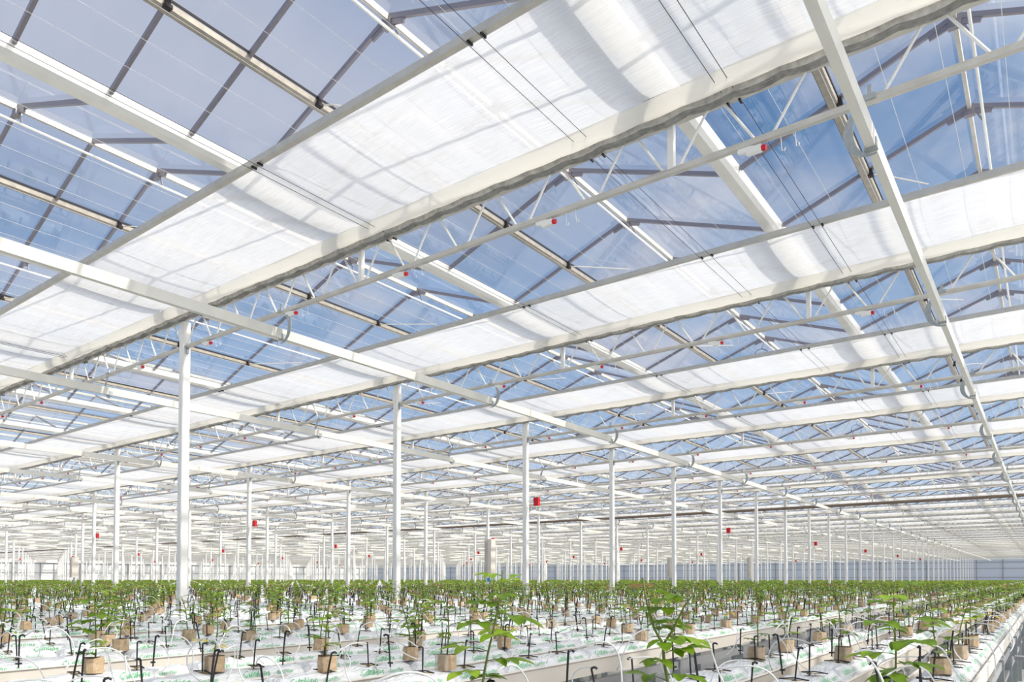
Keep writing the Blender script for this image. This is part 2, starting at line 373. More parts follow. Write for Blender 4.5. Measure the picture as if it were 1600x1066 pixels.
for j in range(-1, 15):
    x0 = CX[j] - 12 if j >= 0 else 1.42
    if j < 0: continue
    for k, y in enumerate(TY):
        kk = k - 2                     # kk = 1 is the first truss in view
        d = depth(x0 + 6, y); s = max(sx(x0 + 12, y), sx(x0, y)) if depth(x0 + 12, y) > 0 else 5
        spans.append((d if (kk >= 1) else 900, j, kk, x0, y))
spans.sort()
near = [s for s in spans if s[0] < 900][:300]; ns = set((s[1], s[2]) for s in near)
far_m = MB(); farn = 0
for d, j, kk, x0, y in spans:
    if (j, kk) in ns:
        lab = 'lattice roof truss, %s line back, %s column bay from the right' % (nth(kk), nth(j + 1))
        if d < 42: spawn('lattice_truss', SP, lab, 'truss', (x0, y, HC), group='lattice trusses')
        else: tag(link('lattice_truss', far_span, None, (x0, y, HC)), lab, 'truss', 'lattice trusses')
    elif kk < 1:
        if j < 3: tag(link('lattice_truss', far_span, None, (x0, y, HC)), 'lattice roof truss behind or beside the viewer, line %s, column bay %s' % (nth(kk + 3), nth(j + 1)), 'truss', 'lattice trusses')
    else:
        farn += 1
        far_m.box(x0, x0 + 12, y - 0.03, y + 0.03, CB - 0.03, CB + 0.03, 1); far_m.box(x0, x0 + 12, y - 0.03, y + 0.03, CT - 0.03, CT + 0.03, 1)
        for q in range(15):
            a = x0 + 0.8 * q
            for p1, p2_ in (((a, CB), (a + 0.4, CT)), ((a + 0.4, CT), (a + 0.8, CB))):
                far_m.add([(p1[0] - 0.012, y, p1[1]), (p1[0] + 0.012, y, p1[1]), (p2_[0] + 0.012, y, p2_[1]), (p2_[0] - 0.012, y, p2_[1])], [(0, 1, 2, 3)])
o = link('distant_lattice_truss', far_m.mesh('distant_lattice_truss', [M['white'], M['chord']]), None, (0, 0, HC))
tag(o, 'farthest lattice roof trusses merging far down the greenhouse', 'truss', 'lattice trusses', 'stuff')

def column_parts():
    m = MB(); w = 0.062; c = 0.012; z1 = Z(3.93)
    pr = [(-w + c, -w), (w - c, -w), (w, -w + c), (w, w - c), (w - c, w), (-w + c, w), (-w, w - c), (-w, -w + c)]
    n = 8; vs = [(x, y, z) for z in (0.0, z1) for x, y in pr]
    m.add(vs, [(i, (i + 1) % n, n + (i + 1) % n, n + i) for i in range(n)] + [tuple(range(n))[::-1], tuple(range(n, 2 * n))])
    shaft = m.mesh('column_shaft', M['white'])
    m = MB(); m.box(-0.11, 0.11, -0.11, 0.11, 0, 0.03); m.box(-0.08, 0.08, -0.08, 0.08, 0.03, 0.30); foot = m.mesh('column_foot', M['white'])
    m = MB(); m.box(-0.09, 0.09, -0.02, 0.02, Z(3.44), Z(3.52)); m.tube([(0.06, 0, Z(3.55)), (0.10, 0, Z(3.55))], 0.045, 8); br = m.mesh('truss_clamp', M['hook'])
    return [('column_shaft', shaft), ('column_foot', foot), ('truss_clamp', br)], shaft
cparts, shaft_me = column_parts()
cols = []
for j, x in enumerate(CX):
    for k, y in enumerate(TY): cols.append((depth(x, y) if k >= 3 and j > 0 else 900, j, k - 2, x, y))
cols.sort(); nc = set((c[1], c[2]) for c in [c for c in cols if c[0] < 900][:300])
fm_ = MB()
for d, j, kk, x, y in cols:
    lab = 'white steel column, %s along the %s column row from the right' % (nth(max(kk, 1)), nth(j))
    if (j, kk) in nc:
        if d < 30: spawn('steel_column', cparts, lab, 'column', (x, y, 0), group='white columns')
        else: tag(link('steel_column', shaft_me, None, (x, y, 0)), lab, 'column', 'white columns')
    elif j == 0 or kk < 1:
        if j < 2: tag(link('steel_column', shaft_me, None, (x, y, 0)), 'white steel column outside the view, %s of the %s row' % (nth(kk + 3), nth(j + 1)), 'column', 'white columns')
    else: fm_.box(x - 0.062, x + 0.062, y - 0.062, y + 0.062, 0, Z(3.93))
o = link('distant_steel_column', fm_.mesh('distant_steel_column', M['white'])); tag(o, 'farthest white columns crowding before the end walls', 'column', 'white columns', 'stuff')

# ------------------------------------------------------------------ shade screens
def screen_meshes():
    xs = np.concatenate([np.arange(XW, -24, 0.4), np.arange(-24, 2.0, 0.1), np.arange(2.0, XE + 0.1, 0.4)])
    # profile (dy, dz) measured from the truss: flat cloth, then a drooping roll
    flat = [(-1.74, 0.0), (-1.5, -0.012), (-1.2, -0.022), (-0.9, -0.026), (-0.65, -0.022), (-0.45, -0.012), (-0.32, 0.0)]
    a = np.linspace(0, 1, 9)
    roll = [(-0.325 + 0.175 * t, -0.105 * math.sin(PI * min(1, t * 0.90)) ** 0.8) for t in a]
    def sweep(pr, amp, f):
        vs = []; n = len(pr)
        for x in xs:
            s = abs(math.sin(PI * x / 0.4)); w = 0.55 + 0.45 * math.sin(2.3 * x) * math.sin(0.71 * x + 1)
            for q, (dy, dz) in enumerate(pr): vs.append(f(x, q, n, dy, dz, s, w))
        fs = [(i * n + j, i * n + j + 1, (i + 1) * n + j + 1, (i + 1) * n + j) for i in range(len(xs) - 1) for j in range(n - 1)]
        return MB().add(vs, fs)
    f1 = lambda x, q, n, dy, dz, s, w: (x, dy + 0.01 * math.sin(3.1 * x) * (q > 0), dz * (0.6 + 0.5 * w) - 0.012 * s * (0 < q < n - 1))
    f2 = lambda x, q, n, dy, dz, s, w: (x, dy, dz * (0.86 + 0.10 * s + 0.10 * w) - 0.004 * w)
    cloth = sweep(flat, 0, f1).mesh('screen_cloth', M['screen'], True)
    rl = sweep(roll, 0, f2).mesh('cloth_roll', M['roll'], True)
    zig = []
    for q in range(9): zig.append((-0.15 + 0.0145 * q, -0.085 if q % 2 else -0.02))
    f3 = lambda x, q, n, dy, dz, s, w: (x, dy + 0.004 * math.sin(9 * x + q), dz - (0.025 * s + 0.012 * w) * (q % 2))
    pl = sweep(zig, 0, f3).mesh('folded_pleats', M['pleat'])
    return cloth, rl, pl
cloth_me, roll_me, pleat_me = screen_meshes()
m = MB(); m.box(XW, XE, -0.028, 0.028, -0.03, 0.02); m.box(XW, XE, -0.034, -0.028, -0.034, 0.028); bar_me = m.mesh('leading_bar', M['chord'])
clip_me = MB().box(-0.008, 0.008, -0.03, 0.03, -0.048, -0.028).mesh('cable_clip', M['black'])
CABX = [-2.08, -1.98, -3.27, -3.40, -6.04, -6.14, -10.05, -10.15, -14.05, -14.15, -18.05]
for k, y in enumerate(TY):
    kk = k - 2
    lab = 'white woven shade screen half drawn in the %s roof bay from the viewer' % nth(kk) if kk >= 1 else 'white shade screen overhead behind the view, bay %s' % nth(kk + 4)
    t = thing('shade_screen', lab, 'screen', (0, y, Z(4.04)), group='shade screens')
    q = link('screen_cloth', cloth_me, t); link('cloth_roll', roll_me, t); link('folded_pleats', pleat_me, t)
    link('leading_bar', bar_me, t, (0, -1.76, 0))
    if 1 <= kk <= 6:
        for c in CABX:
            if sx(c, y - 1.76) < 1620 and depth(c, y) > 0: link('cable_clip', clip_me, t, (c, -1.76, 0)); link('cable_clip', clip_me, t, (c, 0.03, -0.042))

# support wires and drive cables
wme = MB().tube([(0, YB, 0), (0, YN, 0)], 0.0022, 4).mesh('support_wire', M['wire'])
nw = 0
for i in range(70):
    x = 0.2 - 0.4 * i
    if min(abs(x - g) for g in GX) < 0.12: continue
    nw += 1
    tag(link('support_wire', wme, None, (x, 0, Z(4.062))), 'thin white screen wire under the roof glass, %s wire from the right' % nth(nw), 'wire', 'screen support wires')
cme = MB().tube([(0, YB, 0), (0, YN, 0)], 0.0032, 4).mesh('drive_cable', M['cable'])
for i, x in enumerate(sorted(CABX, reverse=True) + [-22.05, -26.05, -30.05]):
    tag(link('drive_cable', cme, None, (x, 0, Z(3.975))), 'thin dark drive cable below the screens, %s cable from the right' % nth(i + 1), 'cable', 'screen drive cables')

# ------------------------------------------------------------------ hanging rails with hooks
bm_ = MB(); bm_.box(-0.032, 0.032, YB, YN, -0.065, 0.065); beam_me = bm_.mesh('hanging_rail', M['rail'])
def hook_mesh(sg):
    # flat crescent in the XZ plane, bulging to sg*x ; from the chord (z=+) down to under the rail (z=-)
    m = MB(); n = 18; vs = []; fs = []; W = []
    zt, zb = 0.30, -0.11
    for i in range(n + 1):
        t = i / n; a = PI * (0.08 + 0.97 * t); c = (zt + zb) / 2; R = (zt - zb) / 2
        x = math.sin(a) * 0.165 - 0.01; z = c + R * math.cos(a)
        w = 0.009 + 0.026 * math.sin(PI * min(1, t * 1.02)) ** 1.0
        nx, nz_ = math.sin(a), math.cos(a) * 0.6
        vs += [(sg * (x - nx * w), -0.004, z - nz_ * w), (sg * (x + nx * w), -0.004, z + nz_ * w), (sg * (x + nx * w), 0.004, z + nz_ * w), (sg * (x - nx * w), 0.004, z - nz_ * w)]
    for i in range(n):
        for k in range(4):
            k2 = (k + 1) % 4; fs.append((i * 4 + k, i * 4 + k2, (i + 1) * 4 + k2, (i + 1) * 4 + k))
    m.add(vs, fs + [(0, 1, 2, 3), (n * 4 + 3, n * 4 + 2, n * 4 + 1, n * 4)])
    return m.mesh('crescent_plate', M['hook'])
m = MB(); m.box(-0.045, 0.045, -0.05, 0.05, 0.285, 0.325); m.bar((0, -0.03, 0.31), (0, -0.03, 0.40), 0.03, 0.008); clamp_me = m.mesh('chord_clamp', M['hook'])
m = MB(); m.box(-0.045, 0.045, -0.03, 0.03, -0.077, -0.065); m.box(0.032, 0.042, -0.03, 0.03, -0.077, 0.0); m.box(-0.042, -0.032, -0.03, 0.03, -0.077, 0.0); foot_me = m.mesh('rail_saddle', M['hook'])
HK = {1: hook_mesh(1), -1: hook_mesh(-1)}
rails = [(1.42 - 2.42, -1)]
for c in CX[1:8]: rails += [(c + 2.45, 1), (c - 2.45, -1)]
ZH = 3.25
nh = 0
for i, (x, sg) in enumerate(rails):
    tag(link('hanging_rail', beam_me, None, (x, 0, Z(ZH))), 'long white box rail hung below the trusses, %s rail from the right' % nth(i + 1), 'rail', 'hanging rails')
    for k, y in enumerate(TY):
        kk = k - 2
        if kk < 1 or nh >= 230 or depth(x, y) > 75: continue
        nh += 1
        lab = 'grey crescent hook holding the %s hanging rail from the right at the %s truss' % (nth(i + 1), nth(kk))
        if depth(x, y) < 40: spawn('rail_hook', [('crescent_plate', HK[sg]), ('chord_clamp', clamp_me), ('rail_saddle', foot_me)], lab, 'hook', (x, y, Z(ZH)), group='rail hooks')
        else: tag(link('rail_hook', HK[sg], None, (x, y, Z(ZH))), lab, 'hook', 'rail hooks')

# small lamp sockets with red caps under the truss chords
m = MB(); m.bar((-0.17, 0, 0.01), (-0.04, 0, -0.02), 0.035, 0.05); m.box(-0.10, 0.02, -0.02, 0.02, -0.055, 0.0); sock = m.mesh('socket_body', M['white'])
cap = MB().tube([(0.02, 0, -0.03), (0.055, 0, -0.035)], 0.024, 8).mesh('red_cap', M['red'])
lp = MB()
for q in (0.17, 0.28): lp.tube([(q, 0, 0.02), (q + 0.005, 0, -0.05), (q + 0.01, 0.0, -0.11), (q + 0.03, 0, -0.115), (q + 0.035, 0, -0.09)], 0.0035, 4)
loop = lp.mesh('wire_hook', M['wire'])
n_ = 0
for kk in range(1, 9):
    y = 5.8 + 4.5 * (kk - 1)
    for i in range(0, 26):
        x = 0.2 - 2.02 * i
        if depth(x, y) > 48 or sx(x, y) > 1640 or sx(x, y) < -40: continue
        n_ += 1
        lab = 'small white socket with red cap under the %s truss, %s from the right' % (nth(kk), nth(i + 1))
        spawn('cable_socket', [('socket_body', sock), ('red_cap', cap), ('wire_hook', loop)] if depth(x, y) < 20 else [('socket_body', sock), ('red_cap', cap)], lab, 'socket', (x, y, Z(CB - 0.04)), group='red-capped sockets')

# coils of black cable at the ridges
cm = MB(); cm.tube([(0.15 * math.cos(a), 0.0, 0.15 * math.sin(a)) for a in np.linspace(0, 2 * PI, 25)], 0.005, 5, cap=False)
cm.tube([(0.152 * math.cos(a), 0.012, 0.147 * math.sin(a)) for a in np.linspace(0, 2 * PI, 25)], 0.004, 5, cap=False)
ring = cm.mesh('coil_ring', M['cable'])
hang = MB().tube([(0, 0, 0.15), (0.02, 0, 0.22), (0.05, 0, 0.34)], 0.004, 4).mesh('coil_lead', M['cable'])
for x, kk in ((-4.62, 1), (-4.62, 3), (-12.6, 3), (-4.62, 5), (-12.6, 5)):
    y = 5.8 + 4.5 * (kk - 1) - 0.12
    spawn('cable_coil', [('coil_ring', ring), ('coil_lead', hang)], 'round coil of black cable hanging under the ridge by the %s truss, %s column bay' % (nth(kk), 'near' if x > -10 else 'second'), 'cable', (x + 0.03, y, Z(4.52)), (0, 0, 0.6))

# red boxes on every third column, louvred cabinets
m = MB(); m.box(-0.07, 0.07, -0.045, 0.045, -0.11, 0.10); m.box(-0.075, 0.075, -0.05, 0.05, 0.02, 0.05); rb = m.mesh('box_body', M['red'])
m = MB(); m.tube([(-0.28, 0, 0.03), (-0.07, 0, 0.03)], 0.008, 5); m.tube([(-0.04, 0, -0.11), (-0.08, 0, -0.2), (-0.2, 0, -0.22), (-0.28, 0, -0.12)], 0.006, 4); brk = m.mesh('bracket', M['hook'])
for j in range(1, 8):
    for kk in (3, 6, 9, 12, 15, 18):
        y = 5.8 + 4.5 * (kk - 1); x = CX[j]
        if depth(x, y) > 110: continue
        spawn('warning_box', [('box_body', rb), ('bracket', brk)], 'small red box on a bracket beside the %s column of the %s row' % (nth(kk), nth(j)), 'box', (x + 0.34, y, Z(1.93)), group='red boxes on columns')
def cabinet(x, y, z0, z1, w, lab):
    t = thing('louvred_cabinet', lab, 'cabinet', (x, y, 0))
    m = MB(); m.box(-w / 2, w / 2, -0.18, 0.18, z0, z1); m.box(-w / 2 - 0.02, w / 2 + 0.02, -0.2, 0.2, z0 - 0.04, z0); link('cabinet_body', m.mesh('cabinet_body', M['trough']), t)
    m = MB(); n = int((z1 - z0 - 0.1) / 0.06)
    for i in range(n):
        z = z0 + 0.06 + i * 0.06; m.bar((-w / 2 + 0.03, -0.195, z), (-0.02, -0.195, z), 0.02, 0.035)
    link('louvre', m.mesh('louvre', M['chord']), t)
    m = MB(); m.tube([(-0.05, 0, 0.0), (-0.05, 0, z0)], 0.03, 6); (m.box(-0.09, -0.02, -0.1, 0.02, z0 - 0.28, z0 - 0.08, 1) if x > -23 and y < 30 else None); m.box(0.1, 0.13, -0.02, 0.02, 0, z0); link('stand', m.mesh('stand', [M['pipe'], M['blue']]), t)
cabinet(-22.2, 28.0, Z(0.12), Z(1.95), 0.42, 'tall cream louvred cabinet beside a column in the second row')
cabinet(-46.2, 18.7, Z(0.10), Z(1.25), 0.3, 'white air unit standing between the distant columns at left')
cabinet(-22.2, 49.3, Z(0.10), Z(1.55), 0.36, 'pale cabinet seen just behind the fifth column of the nearest row')
cabinet(-22.2, 66.8, Z(0.10), Z(2.0), 0.40, 'narrow pale cabinet next to the seventh column of the nearest row')
tag(link('supply_pipe', MB().tube([(XW, 37.0, Z(3.50)), (XE, 37.0, Z(3.50))], 0.07, 8).mesh('supply_pipe', M['brownpipe'])), 'dark brown supply pipe crossing under the roof at the eighth truss', 'pipe')

# ------------------------------------------------------------------ beds: (row x, left edge, right rim, text on slab)
ROWS = []   # (plant x, x0, x1)
for px, rim in ((-0.43, -0.30), (-0.95, -0.81), (-1.37, -1.23), (-2.50, -2.35), (-2.965, -2.815), (-3.40, -3.25), (-3.86, -3.71),
                (-4.88, -4.65), (-5.33, -5.18), (-5.75, -5.60), (-6.20, -6.05)): ROWS.append((px, rim - (0.38 if rim == -4.65 else 0.30), rim))
for rim, n in ((-7.0, 4), (-9.0, 3)):
    for k in range(n): ROWS.append((rim - 0.15 - 0.455 * k, rim - 0.30 - 0.455 * k, rim - 0.455 * k))
gx = -10.95
while gx > -170:
    for k in range(4): ROWS.append((gx - 0.15 - 0.455 * k, gx - 0.30 - 0.455 * k, gx - 0.455 * k))
    gx -= 2.4
SLP = 0.90                     # slab pitch along the trough
ZT, ZB = 0.83, 0.78            # slab top, rim
def trough_mesh(w, y0=0.4, y1=YN - 1):
    pr = [(0, 0.68), (w, 0.68), (w, 0.775), (w + 0.012, 0.785), (w, 0.79), (w - 0.008, 0.78), (w - 0.008, 0.70), (0.008, 0.70), (0.008, 0.78), (0, 0.785), (-0.004, 0.78)]
    n = len(pr); vs = [(x, y, z) for y in (y0, y1) for x, z in pr]
    return MB().add(vs, [(i, (i + 1) % n, n + (i + 1) % n, n + i) for i in range(n)] + [tuple(range(n))[::-1], tuple(range(n, 2 * n))]).mesh('trough_channel', M['trough'])
TM = {}
for r, (px, x0, x1) in enumerate(ROWS[:27]):
    w = round(x1 - x0 - 0.006, 3)
    if w not in TM: TM[w] = trough_mesh(w)
    tag(link('growing_trough', TM[w], None, (x0, 0, 0)), 'long cream metal growing trough, %s trough from the right' % nth(r + 1), 'trough', 'growing troughs')
m = MB()
for px, x0, x1 in ROWS[27:]: m.box(x0, x1, -2, YN - 1, 0.66, 0.775)
tag(link('distant_growing_trough', m.mesh('distant_growing_trough', M['trough'])), 'cream growing troughs far across the greenhouse', 'trough', 'growing troughs', 'stuff')

# trough supports: rails, legs and cross bars
def support(xa, xb, lab):
    t = thing('trough_support', lab, 'support frame', ((xa + xb) / 2, 0, 0), group='trough supports'); h = (xb - xa) / 2
    for s in (-1, 1):
        m = MB(); m.box(s * h - 0.02, s * h + 0.02, 0.5, YN - 2, 0.585, 0.645); link('rail', m.mesh('rail', M['pipe']), t)
        m = MB(); m.box(s * h - 0.015, s * h + 0.015, 0.5, YN - 2, 0.40, 0.44); link('lower_rail', m.mesh('lower_rail', M['pipe']), t)
    leg = MB().box(-0.035, 0.035, -0.02, 0.02, 0.0, 0.66).mesh('leg', M['hook']); xb_ = MB().box(-h, h, -0.02, 0.02, 0.645, 0.68).mesh('cross_bar', M['hook'])
    y = 1.0
    while y < 24:
        for s in (-1, 1): link('leg', leg, t, (s * h, y, 0))
        link('cross_bar', xb_, t, (0, y, 0)); y += 1.46
support(-3.99, -2.37, 'grey rails and legs carrying the four troughs left of the main path')
support(-1.51, -1.25, 'grey rails and legs under the third trough from the right')
support(-1.09, -0.83, 'grey rails and legs under the second trough from the right')
support(-0.58, -0.32, 'grey rails and legs under the trough nearest the right edge')
support(-6.33, -4.67, 'grey rails and legs under the troughs beyond the narrow gap')
for i, x in enumerate((-2.02, -1.78, -0.10, 0.20)):
    tag(link('heating_pipe', MB().tube([(x, -5, 0.09), (x, YN - 2, 0.09)], 0.026, 8).mesh('heating_pipe', M['white'])), 'white heating pipe rail on the path floor, %s from the left' % nth(i + 1), 'pipe', 'heating pipes')
m = MB(); 
for i in range(10):
    y = 2.0 + 2.8 * i
    tag(link('path_crossbar', MB().box(-0.29, 0.6, -0.06, 0.06, 0.46, 0.50).mesh('path_crossbar', M['pipe']), None, (0, y + 1.5, 0)), 'grey crossbar over the path at the right edge, %s from the front' % nth(i + 1), 'bar', 'path crossbars')

# ------------------------------------------------------------------ slabs
def text_mesh(body, size):
    cu = bpy.data.curves.new('txt', 'FONT'); cu.body = body; cu.size = size; cu.shear = 0.45; cu.offset = 0.0; cu.resolution_u = 1
    ob = bpy.data.objects.new('txt', cu); COL.objects.link(ob)
    bpy.context.view_layer.update()
    me = bpy.data.meshes.new_from_object(ob.evaluated_get(bpy.context.evaluated_depsgraph_get()))
    v = np.zeros(len(me.vertices) * 3); me.vertices.foreach_get('co', v); v = v.reshape(-1, 3)
    f = [tuple(p.vertices) for p in me.polygons]
    bpy.data.objects.remove(ob); bpy.data.curves.remove(cu)
    return v, f
T1 = text_mesh('Cultil\u00e8ne', 0.062); T2 = text_mesh('Exact Max', 0.036)
def slab_meshes(w, off, seed, row_tall=False):
    """w: width, local x 0..w; off: row x in local; slab 0.99 long, local y 0..0.99"""
    rs = np.random.RandomState(seed); n = 34; sh = min(0.13, w * 0.3)
    xs = [0.006, 0.012, 0.03, 0.055, sh * 0.8] + list(np.linspace(sh, w - sh, 7)) + [w - sh * 0.8, w - 0.055, w - 0.03, w - 0.012, w - 0.006]
    def hz(x):
        e = min(x, w - x); t = min(1, e / sh); return 0.705 + 0.118 * math.sin(t * PI / 2) ** 0.8
    ph = rs.rand(8) * 6
    vs = []; ys = np.linspace(0.004, SLP - 0.008, n)
    for y in ys:
        end = min(y, SLP - 0.004 - y); ef = min(1, end / 0.035) ** 0.5
        for x in xs:
            z = hz(x)
            z = 0.70 + (z - 0.70) * (0.35 + 0.65 * ef)
            z += 0.0045 * math.sin(9 * y + 23 * x + ph[0]) + 0.0035 * math.sin(31 * y + 8 * x + ph[1]) + 0.002 * math.sin(60 * y + ph[2] + 14 * x) + 0.0012 * rs.randn()
            vs.append((x, y, z))
    k = len(xs)
    fs = [(i * k + j, i * k + j + 1, (i + 1) * k + j + 1, (i + 1) * k + j) for i in range(n - 1) for j in range(k - 1)]
    m = MB(); m.add(vs, fs)
    m.add([(xs[0], ys[0], 0.70), (xs[-1], ys[0], 0.70), (xs[-1], ys[-1], 0.70), (xs[0], ys[-1], 0.70)], [(0, 3, 2, 1)])
    film = m.mesh('slab_film', M['film'], True)
    # lettering on the sloping flank that faces +x
    p1 = np.array([w - 0.012, hz(w - 0.012)]); p2 = np.array([w - sh * 0.62, hz(w - sh * 0.62)]); u = (p2 - p1); ln = np.linalg.norm(u); u /= ln; nn = np.array([u[1], -u[0]]) * (1 if u[1] > 0 else -1)
    if nn[1] < 0: nn = -nn
    m = MB()
    rel = float(0.15 + 0.35 * rs.rand())
    def put(T, y0, up, sc):
        v, f = T; out = []
        for a, b, _ in v:
            X = (w - 0.034) - b * sc * 0.8
            out.append((X + 0.004, y0 + a * sc, hz(X) + 0.0075))
        m.add(out, f)
    up = 0.014
    put(T1, 0.03 + 0.05 * rel, up, 0.72); put(T2, 0.235 + 0.05 * rel, up, 0.66)
    put(T1, 0.47 + 0.05 * rel, up, 0.72); put(T2, 0.675 + 0.05 * rel, up, 0.66)
    txt = m.mesh('printed_text', M['green'])
    # planting slits
    slots = []
    for q, y in enumerate((0.32, 0.62)):
        m = MB(); x = off + 0.012 * rs.randn(); a = 0.055; z = 0.8325
        m.add([(x - a, y, z), (x - a * 0.5, y - 0.020, z), (x + a * 0.5, y - 0.020, z), (x + a, y, z), (x + a * 0.5, y + 0.016, z), (x - a * 0.5, y + 0.016, z)], [(0, 1, 2, 3, 4, 5)], 0)
        m.bar((x - a * 1.15, y - 0.005, z + 0.002), (x, y + 0.018, z + 0.007), 0.008, 0.005, 1); m.bar((x, y + 0.018, z + 0.007), (x + a * 1.25, y + 0.002, z + 0.002), 0.008, 0.005, 1)
        slots.append(m.mesh('planting_slit', [M['slot'], M['black']]))
    return film, txt, slots
SL = {}
def slab_for(w, off):
    key = (round(w, 2), round(off, 2))
    if key not in SL: SL[key] = [slab_meshes(w, off, s) for s in (1, 2, 3)]
    return SL[key][RS.randint(3)]
NSL = 300; cand = []
for r, (px, x0, x1) in enumerate(ROWS[:40]):
    ph = (r * 0.37) % 1.0
    ph = {0: 0.10, 1: 0.03, 2: 0.75, 3: 0.10, 4: 0.75, 5: 0.35, 6: 0.85, 7: 0.05, 8: 0.75, 9: 0.25}.get(r, ph)
    for i in range(0, 66):
        y0 = i * SLP + ph + 0.4; d = depth(px, y0 + .5)
        if d < 1.8 or sx(px, y0 + 0.5) < -120 or sx(px, y0 + .5) > 1680: continue
        cand.append((d, r, i, y0))
cand.sort(); chosen = cand[:NSL]; Ymax = {}
cnt = {}
for d, r, i, y0 in chosen:
    px, x0, x1 = ROWS[r]; w = x1 - x0 - 0.03
    cnt[r] = cnt.get(r, 0) + 1
    film, txt, slots = slab_for(w, px - x0 - 0.012)
    parts = [('slab_film', film), ('printed_text', txt)] + ([('planting_slit', s) for s in slots] if d < 12 else [])
    spawn('growing_slab', parts, 'white film-wrapped slab with green print, %s trough from the right, %s from the front' % (nth(r + 1), nth(cnt[r])), 'slab', (x0 + 0.012, y0, 0), group='wrapped growing slabs')
    Ymax.setdefault(r, []).append(y0)
m = MB()
for r, (px, x0, x1) in enumerate(ROWS):
    segs = []
    if r in Ymax: segs = [(-1.0, min(Ymax[r])), (max(Ymax[r]) + SLP, YN - 1)]
    else: segs = [(-2, YN - 1)]
    for a, b in segs:
        if b - a < 0.1: continue
        k = 0.04
        m.add([(x0 + 0.01, a, 0.72), (x0 + k, a, 0.80), (x0 + 2 * k, a, 0.823), (x1 - 2 * k, a, 0.823), (x1 - k, a, 0.80), (x1 - 0.01, a, 0.72),
               (x0 + 0.01, b, 0.72), (x0 + k, b, 0.80), (x0 + 2 * k, b, 0.823), (x1 - 2 * k, b, 0.823), (x1 - k, b, 0.80), (x1 - 0.01, b, 0.72)],
              [(q, q + 1, q + 7, q + 6) for q in range(5)])
tag(link('distant_growing_slab', m.mesh('distant_growing_slab', M['film'])), 'white growing slabs merging into the distance', 'slab', 'wrapped growing slabs', 'stuff')

# ------------------------------------------------------------------ drip stakes
def stake_parts(seed, flip):
    rs = np.random.RandomState(seed); lx, ly = rs.uniform(-0.02, 0.02), rs.uniform(-0.025, 0.025); h = rs.uniform(0.12, 0.15)
    m = MB(); top = (lx, ly, h); hd = 0.016 * (1 if rs.rand() > 0.5 else -1)
    m.tube([(0, 0, -0.02), (lx * 0.5, ly * 0.5, h * 0.5), top], [0.0034, 0.0040, 0.0042], 6); m.tube([top, (lx + hd * 0.5, ly + abs(hd) * 0.6, h + 0.004), (lx + hd, ly + abs(hd), h - 0.002)], 0.0050, 6)
    m.box(-0.010, 0.010, -0.010, 0.010, -0.003, 0.004)
    st = m.mesh('stake', M['black'])
    a = rs.uniform(0, 2 * PI); R = rs.uniform(0.10, 0.2); pts = []
    p0 = Vector((lx + hd, ly + abs(hd), h)); p3 = Vector((math.cos(a) * R * 1.4, math.sin(a) * R * 1.8, -0.015))
    c1 = p0 + Vector((math.cos(a) * R * 1.2, math.sin(a) * R * 1.3, rs.uniform(0.0, 0.16))); c2 = p3 + Vector((math.cos(a + 1.9) * R, math.sin(a + 1.9) * R, rs.uniform(0.04, 0.16)))
    for t in np.linspace(0, 1, 14):
        pts.append(p0 * (1 - t) ** 3 + c1 * 3 * t * (1 - t) ** 2 + c2 * 3 * t * t * (1 - t) + p3 * t ** 3)
    tb = MB().tube(pts, 0.0030, 5).mesh('drip_tube', M['tube'], True)
    return [('stake', st), ('drip_tube', tb)]
SPK = [stake_parts(s, 0) for s in range(14)]
scand = []
for d, r, i, y0 in cand:
    px = ROWS[r][0]
    for q, yy in enumerate((0.32, 0.62, 0.05)):
        scand.append((depth(px, y0 + yy), r, px + RS.uniform(-.012, .012), y0 + yy, q))
scand.sort(); sc_n = {}
far_st = []
for n, (d, r, x, y, q) in enumerate(scand):
    z = ZT + (0.075 if q == 2 else 0.0)
    if n < 300:
        sc_n[r] = sc_n.get(r, 0) + 1
        P = SPK[RS.randint(len(SPK))]
        yy = y + (0.02 if q == 2 else 0)
        spawn('drip_stake', P, 'drip stake with white tube, %s bed row from the right, %s from the front' % (nth(r + 1), nth(sc_n[r])), 'drip stake', (x + (0.02 if q == 2 else 0), yy, z), (0, 0, RS.choice([0, PI]) + RS.uniform(-.5, .5)), 'drip stakes')
    else: far_st.append((x, y, z, d))

# ------------------------------------------------------------------ rose plants
def leaflet(m, base, dirv, upv, Ln, Wd, mi, droop):
    d = Vector(dirv).normalized(); up = Vector(upv).normalized(); sd_ = d.cross(up)
    if sd_.length < 1e-3: sd_ = Vector((1, 0, 0))
    sd_.normalize(); up = sd_.cross(d).normalized()
    T = [0, 0.15, 0.38, 0.62, 0.84, 1.0]; Wt = [0.06, 0.62, 1.0, 0.92, 0.52, 0.02]
    vs = []
    for t, w in zip(T, Wt):
        c = Vector(base) + d * (Ln * t) - Vector((0, 0, 1)) * (droop * Ln * t * t)
        vs += [tuple(c - sd_ * (w * Wd / 2) + up * (0.16 * w * Wd)), tuple(c), tuple(c + sd_ * (w * Wd / 2) + up * (0.16 * w * Wd))]
    fs = []
    for i in range(5): fs += [(3 * i, 3 * i + 1, 3 * i + 4, 3 * i + 3), (3 * i + 1, 3 * i + 2, 3 * i + 5, 3 * i + 4)]
    m.add(vs, fs, mi)
